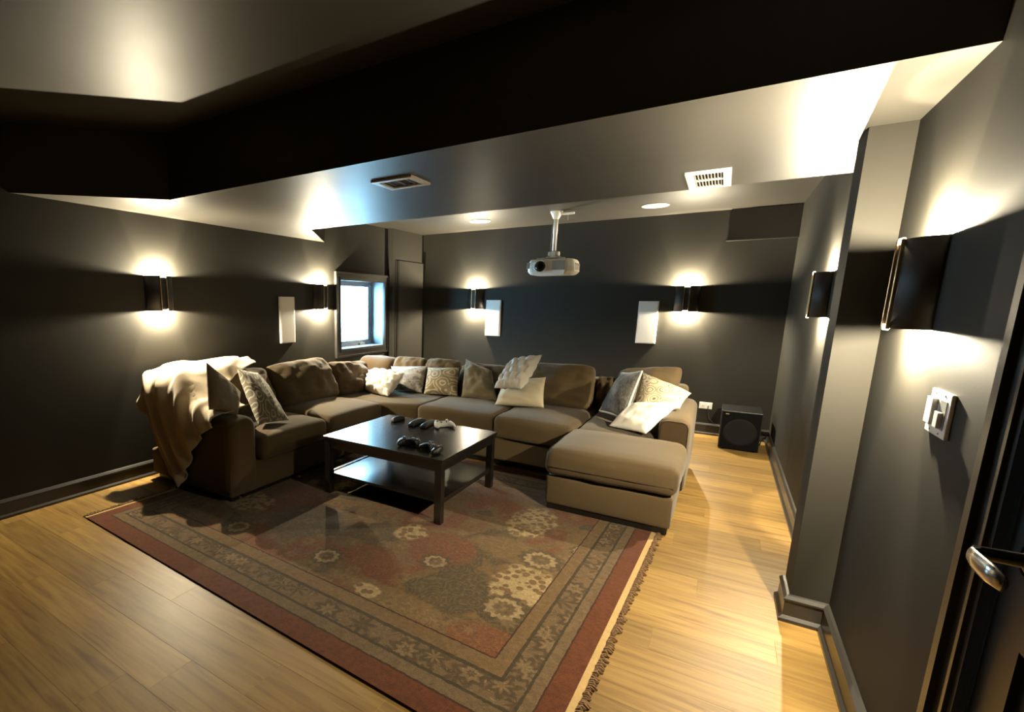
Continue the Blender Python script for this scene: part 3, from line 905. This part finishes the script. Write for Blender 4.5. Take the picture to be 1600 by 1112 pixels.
# seam line around the chaise cushion
bm = bmesh.new()
tube(bm, [(2.985, 3.362, .338), (3.2, 3.352, .342), (3.5, 3.350, .342), (3.755, 3.362, .338)], .0035, 6)
sp('seam', bm, 'piping')
# back cushions
def back(cs, th, seed, mat='sofa', power=.36, wr=.032):
    bm, c = pillow_mesh(cs, th, .03, wr, seed, 24, None, 0.0, power, .10)
    sp('back_cushion', bm, mat, True, c)
back([(.34, 2.45, .86), (.36, 3.16, .86), (.56, 3.18, .45), (.55, 2.46, .45)], .24, 1.3)
back([(.36, 3.15, .865), (.37, 3.99, .885), (.58, 4.05, .46), (.56, 3.18, .46)], .26, 2.1)
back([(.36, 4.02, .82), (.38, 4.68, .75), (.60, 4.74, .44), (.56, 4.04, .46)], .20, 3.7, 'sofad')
back([(.64, 5.04, .815), (1.09, 5.05, .825), (1.11, 4.88, .45), (.66, 4.88, .45)], .22, 4.2)
back([(1.08, 5.05, .825), (1.53, 5.04, .825), (1.53, 4.88, .45), (1.10, 4.88, .45)], .22, 5.9)
back([(1.54, 5.03, .80), (2.27, 5.03, .80), (2.28, 4.84, .46), (1.53, 4.84, .46)], .24, 6.4)
back([(2.32, 5.02, .855), (2.95, 5.02, .87), (2.98, 4.80, .46), (2.28, 4.80, .46)], .26, 7.5)
back([(2.95, 5.06, .77), (3.16, 5.06, .77), (3.16, 4.93, .46), (2.97, 4.93, .46)], .16, 8.8)
back([(3.13, 5.08, .85), (3.66, 5.10, .915), (3.60, 4.90, .46), (3.06, 4.86, .46)], .24, 9.1)

# ------------------------------------------------------------------ throw pillows
def throw(name, label, mat, cs, th, seed, pinch=.07, wr=.010, bumps=None, group=None, power=.5, n=26, slump=0, edge=None):
    bm, c = pillow_mesh(cs, th, pinch, wr, seed, n, bumps, slump, power)
    if edge:
        e = empty(name, c, label, 'pillow', group)
        obj('cover', bm, M[mat], e, True)
        bm2 = bmesh.new()
        C4 = [Vector(q) - c for q in cs]
        pts = []
        for a, b in zip(C4, C4[1:] + C4[:1]):
            for k in range(10):
                t = k / 10
                u = 2 * t - 1
                q = a.lerp(b, t); q = q * (1 - pinch * (1 - u * u) * .9)
                pts.append(q)
        pts.append(pts[0])
        tube(bm2, pts, .010, 6)
        obj('piping', bm2, M[edge], e, True)
        return e
    o = obj(name, bm, M[mat], None, True, c)
    return tag(o, label, 'pillow', group)
G = 'throw pillows on the sectional'
throw('throw_pillow', 'plain grey pillow standing on its corner against the beige blanket', 'grey',
      [(0.836, 2.205, 1.025), (0.868, 2.475, 0.767), (0.993, 2.340, 0.627), (0.958, 2.115, 0.701)], .13, 1.1, group=G)
throw('throw_pillow', 'silver paisley pillow leaning on the left arm seat beside the grey pillow', 'paisley',
      [(.61, 2.66, .908), (.53, 2.95, .835), (1.005, 2.85, .485), (.971, 2.55, .500)], .14, 2.2, group=G)
throw('throw_pillow', 'cream quilted faux fur pillow slouched in the sofa corner under the window', 'fur',
      [(.502, 4.75, .671), (1.067, 4.55, .702), (1.018, 4.30, .475), (.376, 4.50, .470)], .17, 3.3, bumps=(5, .038), group=G, n=72)
throw('throw_pillow', 'shiny grey velvet pillow behind the quilted one in the corner', 'twotone',
      [(.659, 4.90, .706), (1.18, 4.87, .750), (1.22, 4.68, .474), (.80, 4.70, .465)], .15, 4.4, group=G)
throw('throw_pillow', 'taupe paisley pillow sitting right of the shiny grey velvet one', 'paisley2',
      [(1.195, 4.84, .740), (1.583, 4.85, .767), (1.667, 4.65, .489), (1.241, 4.68, .465)], .16, 5.5, group=G)
throw('throw_pillow', 'crumpled olive velvet pillow slumped between the taupe paisley one and the cream ones', 'olive',
      [(1.63, 4.90, .860), (1.95, 4.86, .760), (2.11, 4.65, .490), (1.71, 4.65, .490)], .18, 6.6, .05, .03, group=G)
throw('throw_pillow', 'cream quilted faux fur pillow balanced on top of the smooth cream pillow', 'fur',
      [(2.217, 4.70, .908), (2.537, 4.60, .987), (2.44, 4.35, .686), (2.144, 4.45, .654)], .13, 7.7, bumps=(5, .034), group=G, n=72)
throw('throw_pillow', 'smooth cream pillow under the balanced quilted pillow', 'cream',
      [(2.111, 4.75, .675), (2.557, 4.70, .766), (2.614, 4.50, .510), (2.139, 4.50, .482)], .14, 8.8, .05, .012, group=G)
throw('throw_pillow', 'charcoal marbled velvet pillow with a white edge on the chaise', 'marble',
      [(3.204, 4.75, .852), (3.381, 4.55, .905), (3.323, 4.25, .547), (3.093, 4.50, .541)], .15, 9.9, group=G, edge='ivory')
throw('throw_pillow', 'cream pillow printed with brown circles, by the right arm', 'circles',
      [(3.366, 4.78, .871), (3.744, 4.66, .743), (3.687, 4.42, .650), (3.354, 4.40, .558)], .13, 10.5, group=G)
throw('throw_pillow', 'cream fluffy pillow lying at the front of the chaise pile', 'fur',
      [(3.338, 4.40, .654), (3.700, 4.35, .716), (3.506, 4.05, .500), (3.224, 4.20, .490)], .12, 11.5, wr=.014, group=G)

# ------------------------------------------------------------------ blanket over the left arm
def interp(tab, x):
    for (a, va), (b, vb) in zip(tab, tab[1:]):
        if x <= b: return va + (vb - va) * max(0, (x - a)) / (b - a)
    return tab[-1][1]
def blanket():
    hem = [(.10, .62), (.18, .56), (.27, .40), (.34, .26), (.42, .12), (.50, .05), (.58, .05), (.66, .17), (.74, .30), (.82, .44), (.92, .54), (1.0, .60)]
    topz = [(.08, .915), (.36, .92), (.46, .88), (.55, .79), (.66, .70), (.80, .665), (1.0, .66)]
    y_in = [(.08, 3.10), (.40, 3.05), (.52, 2.72), (.62, 2.52), (1.0, 2.44)]
    bm = bmesh.new()
    NS, NTT = 70, 70
    grid = {}
    for i in range(NS + 1):
        x = .09 + .91 * i / NS
        tz, hz, yi = interp(topz, x), interp(hem, x), interp(y_in, x)
        ye = 2.135
        rr = interp([(.08, .22), (.42, .22), (.60, .10), (1.0, .075)], x)
        # polyline lengths: top run, rounded edge, drop
        L1, L2, L3 = yi - ye - rr, rr * PI / 2, max(.01, tz - rr - hz)
        LT = L1 + L2 + L3
        for j in range(NTT + 1):
            s = LT * j / NTT
            if s < L1:
                p = Vector((x, yi - s, tz)); nn = Vector((0, 0, 1)); dr = 0
            elif s < L1 + L2:
                a = (s - L1) / rr
                p = Vector((x, ye + rr - rr * math.sin(a) , tz - rr + rr * math.cos(a))); nn = Vector((0, -math.sin(a), math.cos(a))); dr = 0.75 * a / (PI / 2)
            else:
                dz = s - L1 - L2
                dr = min(1, .75 + dz * 2)
                p = Vector((x + .03 * (dr - .75) * (0.5 - x), ye - .03 * (dr - .75), tz - rr - dz)); nn = Vector((0, -1, 0))
            ph = p.x * 34 + (p.z - .6) * 20 + (p.y) * 14 + 2.2 * noise.noise(p * 2.6)
            f = (.5 + .5 * math.sin(ph)) ** 2.2
            amp = .024 + .040 * dr * (1 - .35 * dr)
            f2 = noise.noise(Vector((p.x * 9, p.y * 5, p.z * 4))) * .014
            grid[i, j] = bm.verts.new(p + nn * (amp * f + f2 + .012) + Vector((0, 0, .012 * noise.noise(Vector((p.x * 4, p.y * 3, 2))) if dr == 0 else 0)))
    for i in range(NS):
        for j in range(NTT):
            bm.faces.new((grid[i, j], grid[i + 1, j], grid[i + 1, j + 1], grid[i, j + 1]))
    bmesh.ops.recalc_face_normals(bm, faces=bm.faces[:])
    o = obj('blanket', bm, M['blanket'], None, True)
    md = o.modifiers.new('thickness', 'SOLIDIFY'); md.thickness = .008; md.offset = 0
    return tag(o, 'rumpled beige fleece blanket draped over the left end of the sofa', 'blanket')
blanket()

# ------------------------------------------------------------------ coffee table
TX, TY, TW, TD = 1.9987, 3.1652, 1.032, .90
ct = empty('coffee_table', (TX, TY, 0), 'square black coffee table with a lower shelf on the rug', 'table', None, -.0148)
hx, hy = TW / 2, TD / 2
obj('tabletop', bxm(-hx, hx, -hy, hy, .438, .46, bev=.003), M['table'], ct)
LG = .05
for sx in (-1, 1):
    for sy in (-1, 1):
        x, y = sx * (hx - LG / 2 - .012), sy * (hy - LG / 2 - .012)
        obj('leg', bxm(x - LG / 2, x + LG / 2, y - LG / 2, y + LG / 2, .010, .438, bev=.002), M['table'], ct)
for s in (-1, 1):
    obj('apron', bxm(-hx + .06, hx - .06, s * (hy - .03) - .011, s * (hy - .03) + .011, .372, .438), M['table'], ct)
    obj('apron', bxm(s * (hx - .03) - .011, s * (hx - .03) + .011, -hy + .06, hy - .06, .372, .438), M['table'], ct)
obj('shelf', bxm(-hx + .05, hx - .05, -hy + .035, hy - .035, .152, .170, bev=.002), M['table'], ct)
for s in (-1, 1):
    obj('shelf_rail', bxm(s * (hx - .037) - .013, s * (hx - .037) + .013, -hy + .062, hy - .062, .140, .176, bev=.002), M['table'], ct)

# ------------------------------------------------------------------ things on the table
TZ = .4605
def remote(loc, rz, ln, wd, label, mat='black', face='greyplas', nb=4):
    r = empty('remote_control', loc, label, 'remote', 'remotes on the coffee table', rz)
    obj('body', cushion(wd / 2, ln / 2, .010, .007), M[mat], r, True, (0, 0, .011))
    obj('face_plate', bxm(-wd / 2 + .006, wd / 2 - .006, -ln / 2 + .01, ln / 2 - .06, .0205, .0225, bev=.0008, seg=1), M[face], r)
    for k in range(nb):
        for s in (-1, 1):
            obj('button', bxm(s * wd * .2 - .004, s * wd * .2 + .004, ln / 2 - .052 + k * .011 - .003, ln / 2 - .052 + k * .011 + .003, .020, .0235, bev=.001, seg=1), M['greyplas'], r)
    return r
remote((1.685, 3.462, TZ), -.12, .15, .042, 'small dark remote nearest the window end of the table', 'black', 'black', 2)
remote((1.875, 3.455, TZ), .10, .24, .052, 'black remote with a grey face plate, left of its twin')
remote((1.985, 3.460, TZ), .08, .23, .052, 'black remote with a grey face plate, beside the white controller')

def controller(loc, rz, tilt, label, main, accent):
    r = empty('game_controller', loc, label, 'controller', None, rz)
    r.rotation_euler = (tilt, 0, rz)
    bm = bmesh.new()
    half = [(0, .036), (.030, .040), (.055, .040), (.070, .028), (.080, .0), (.086, -.035), (.082, -.058), (.070, -.064), (.058, -.052), (.046, -.026), (.030, -.014), (0, -.014)]
    outl = half + [(-x, y) for x, y in half[-2:0:-1]]
    lv = [(.004, .80), (.012, .95), (.022, 1.0), (.034, .97), (.042, .88), (.046, .74)]
    n = len(outl)
    rings = []
    for z, s in lv:
        ring = []
        for x, y in outl:
            drop = -.012 * max(0, -y / .064) if z > .02 else 0
            cx, cy = (math.copysign(.045, x) if abs(x) > .02 else x * 2), .0
            ring.append(bm.verts.new((cx + (x - cx) * s, cy + (y - cy) * s, z + drop)))
        rings.append(ring)
    for a, b in zip(rings, rings[1:]):
        for k in range(n): bm.faces.new((a[k], a[(k + 1) % n], b[(k + 1) % n], b[k]))
    for ring, rev in ((rings[0], True), (rings[-1], False)):
        f = bm.faces.new(ring[::-1] if rev else ring)
    bmesh.ops.triangulate(bm, faces=[f for f in bm.faces if len(f.verts) > 4])
    bmesh.ops.recalc_face_normals(bm, faces=bm.faces[:])
    obj('shell', bm, M[main], r, True)
    for x, y in ((-.046, .014), (.024, -.006)):
        st = obj('thumbstick', lathe([(.008, .040), (.007, .052), (.011, .054), (.011, .058), (.006, .0575)], 14, (x, y, 0)), M[accent], r, True)
    bm = bmesh.new(); box(bm, -.034, -.014, -.010, -.003, .040, .050); box(bm, -.0275, -.0205, -.0165, .0035, .040, .050)
    obj('direction_pad', bm, M[accent], r)
    for x, y in ((.046, .026), (.046, .004), (.035, .015), (.057, .015)):
        obj('button', lathe([(.005, .040), (.005, .049), (.003, .050)], 10, (x, y, 0)), M[accent], r)
    for s in (-1, 1):
        obj('trigger', cushion(.014, .009, .010, .006), M[main], r, True, (s * .048, .040, .024))
    return r
controller((2.155, 2.885, TZ), .35, 0, 'black game controller nearer the window on the front of the table', 'black', 'greyplas')
controller((2.355, 2.850, TZ), -.45, 0, 'black game controller nearer the chaise on the front of the table', 'black', 'greyplas')
controller((2.105, 3.49, TZ), .9, 0, 'white game controller beside the two remotes', 'white', 'greyplas')
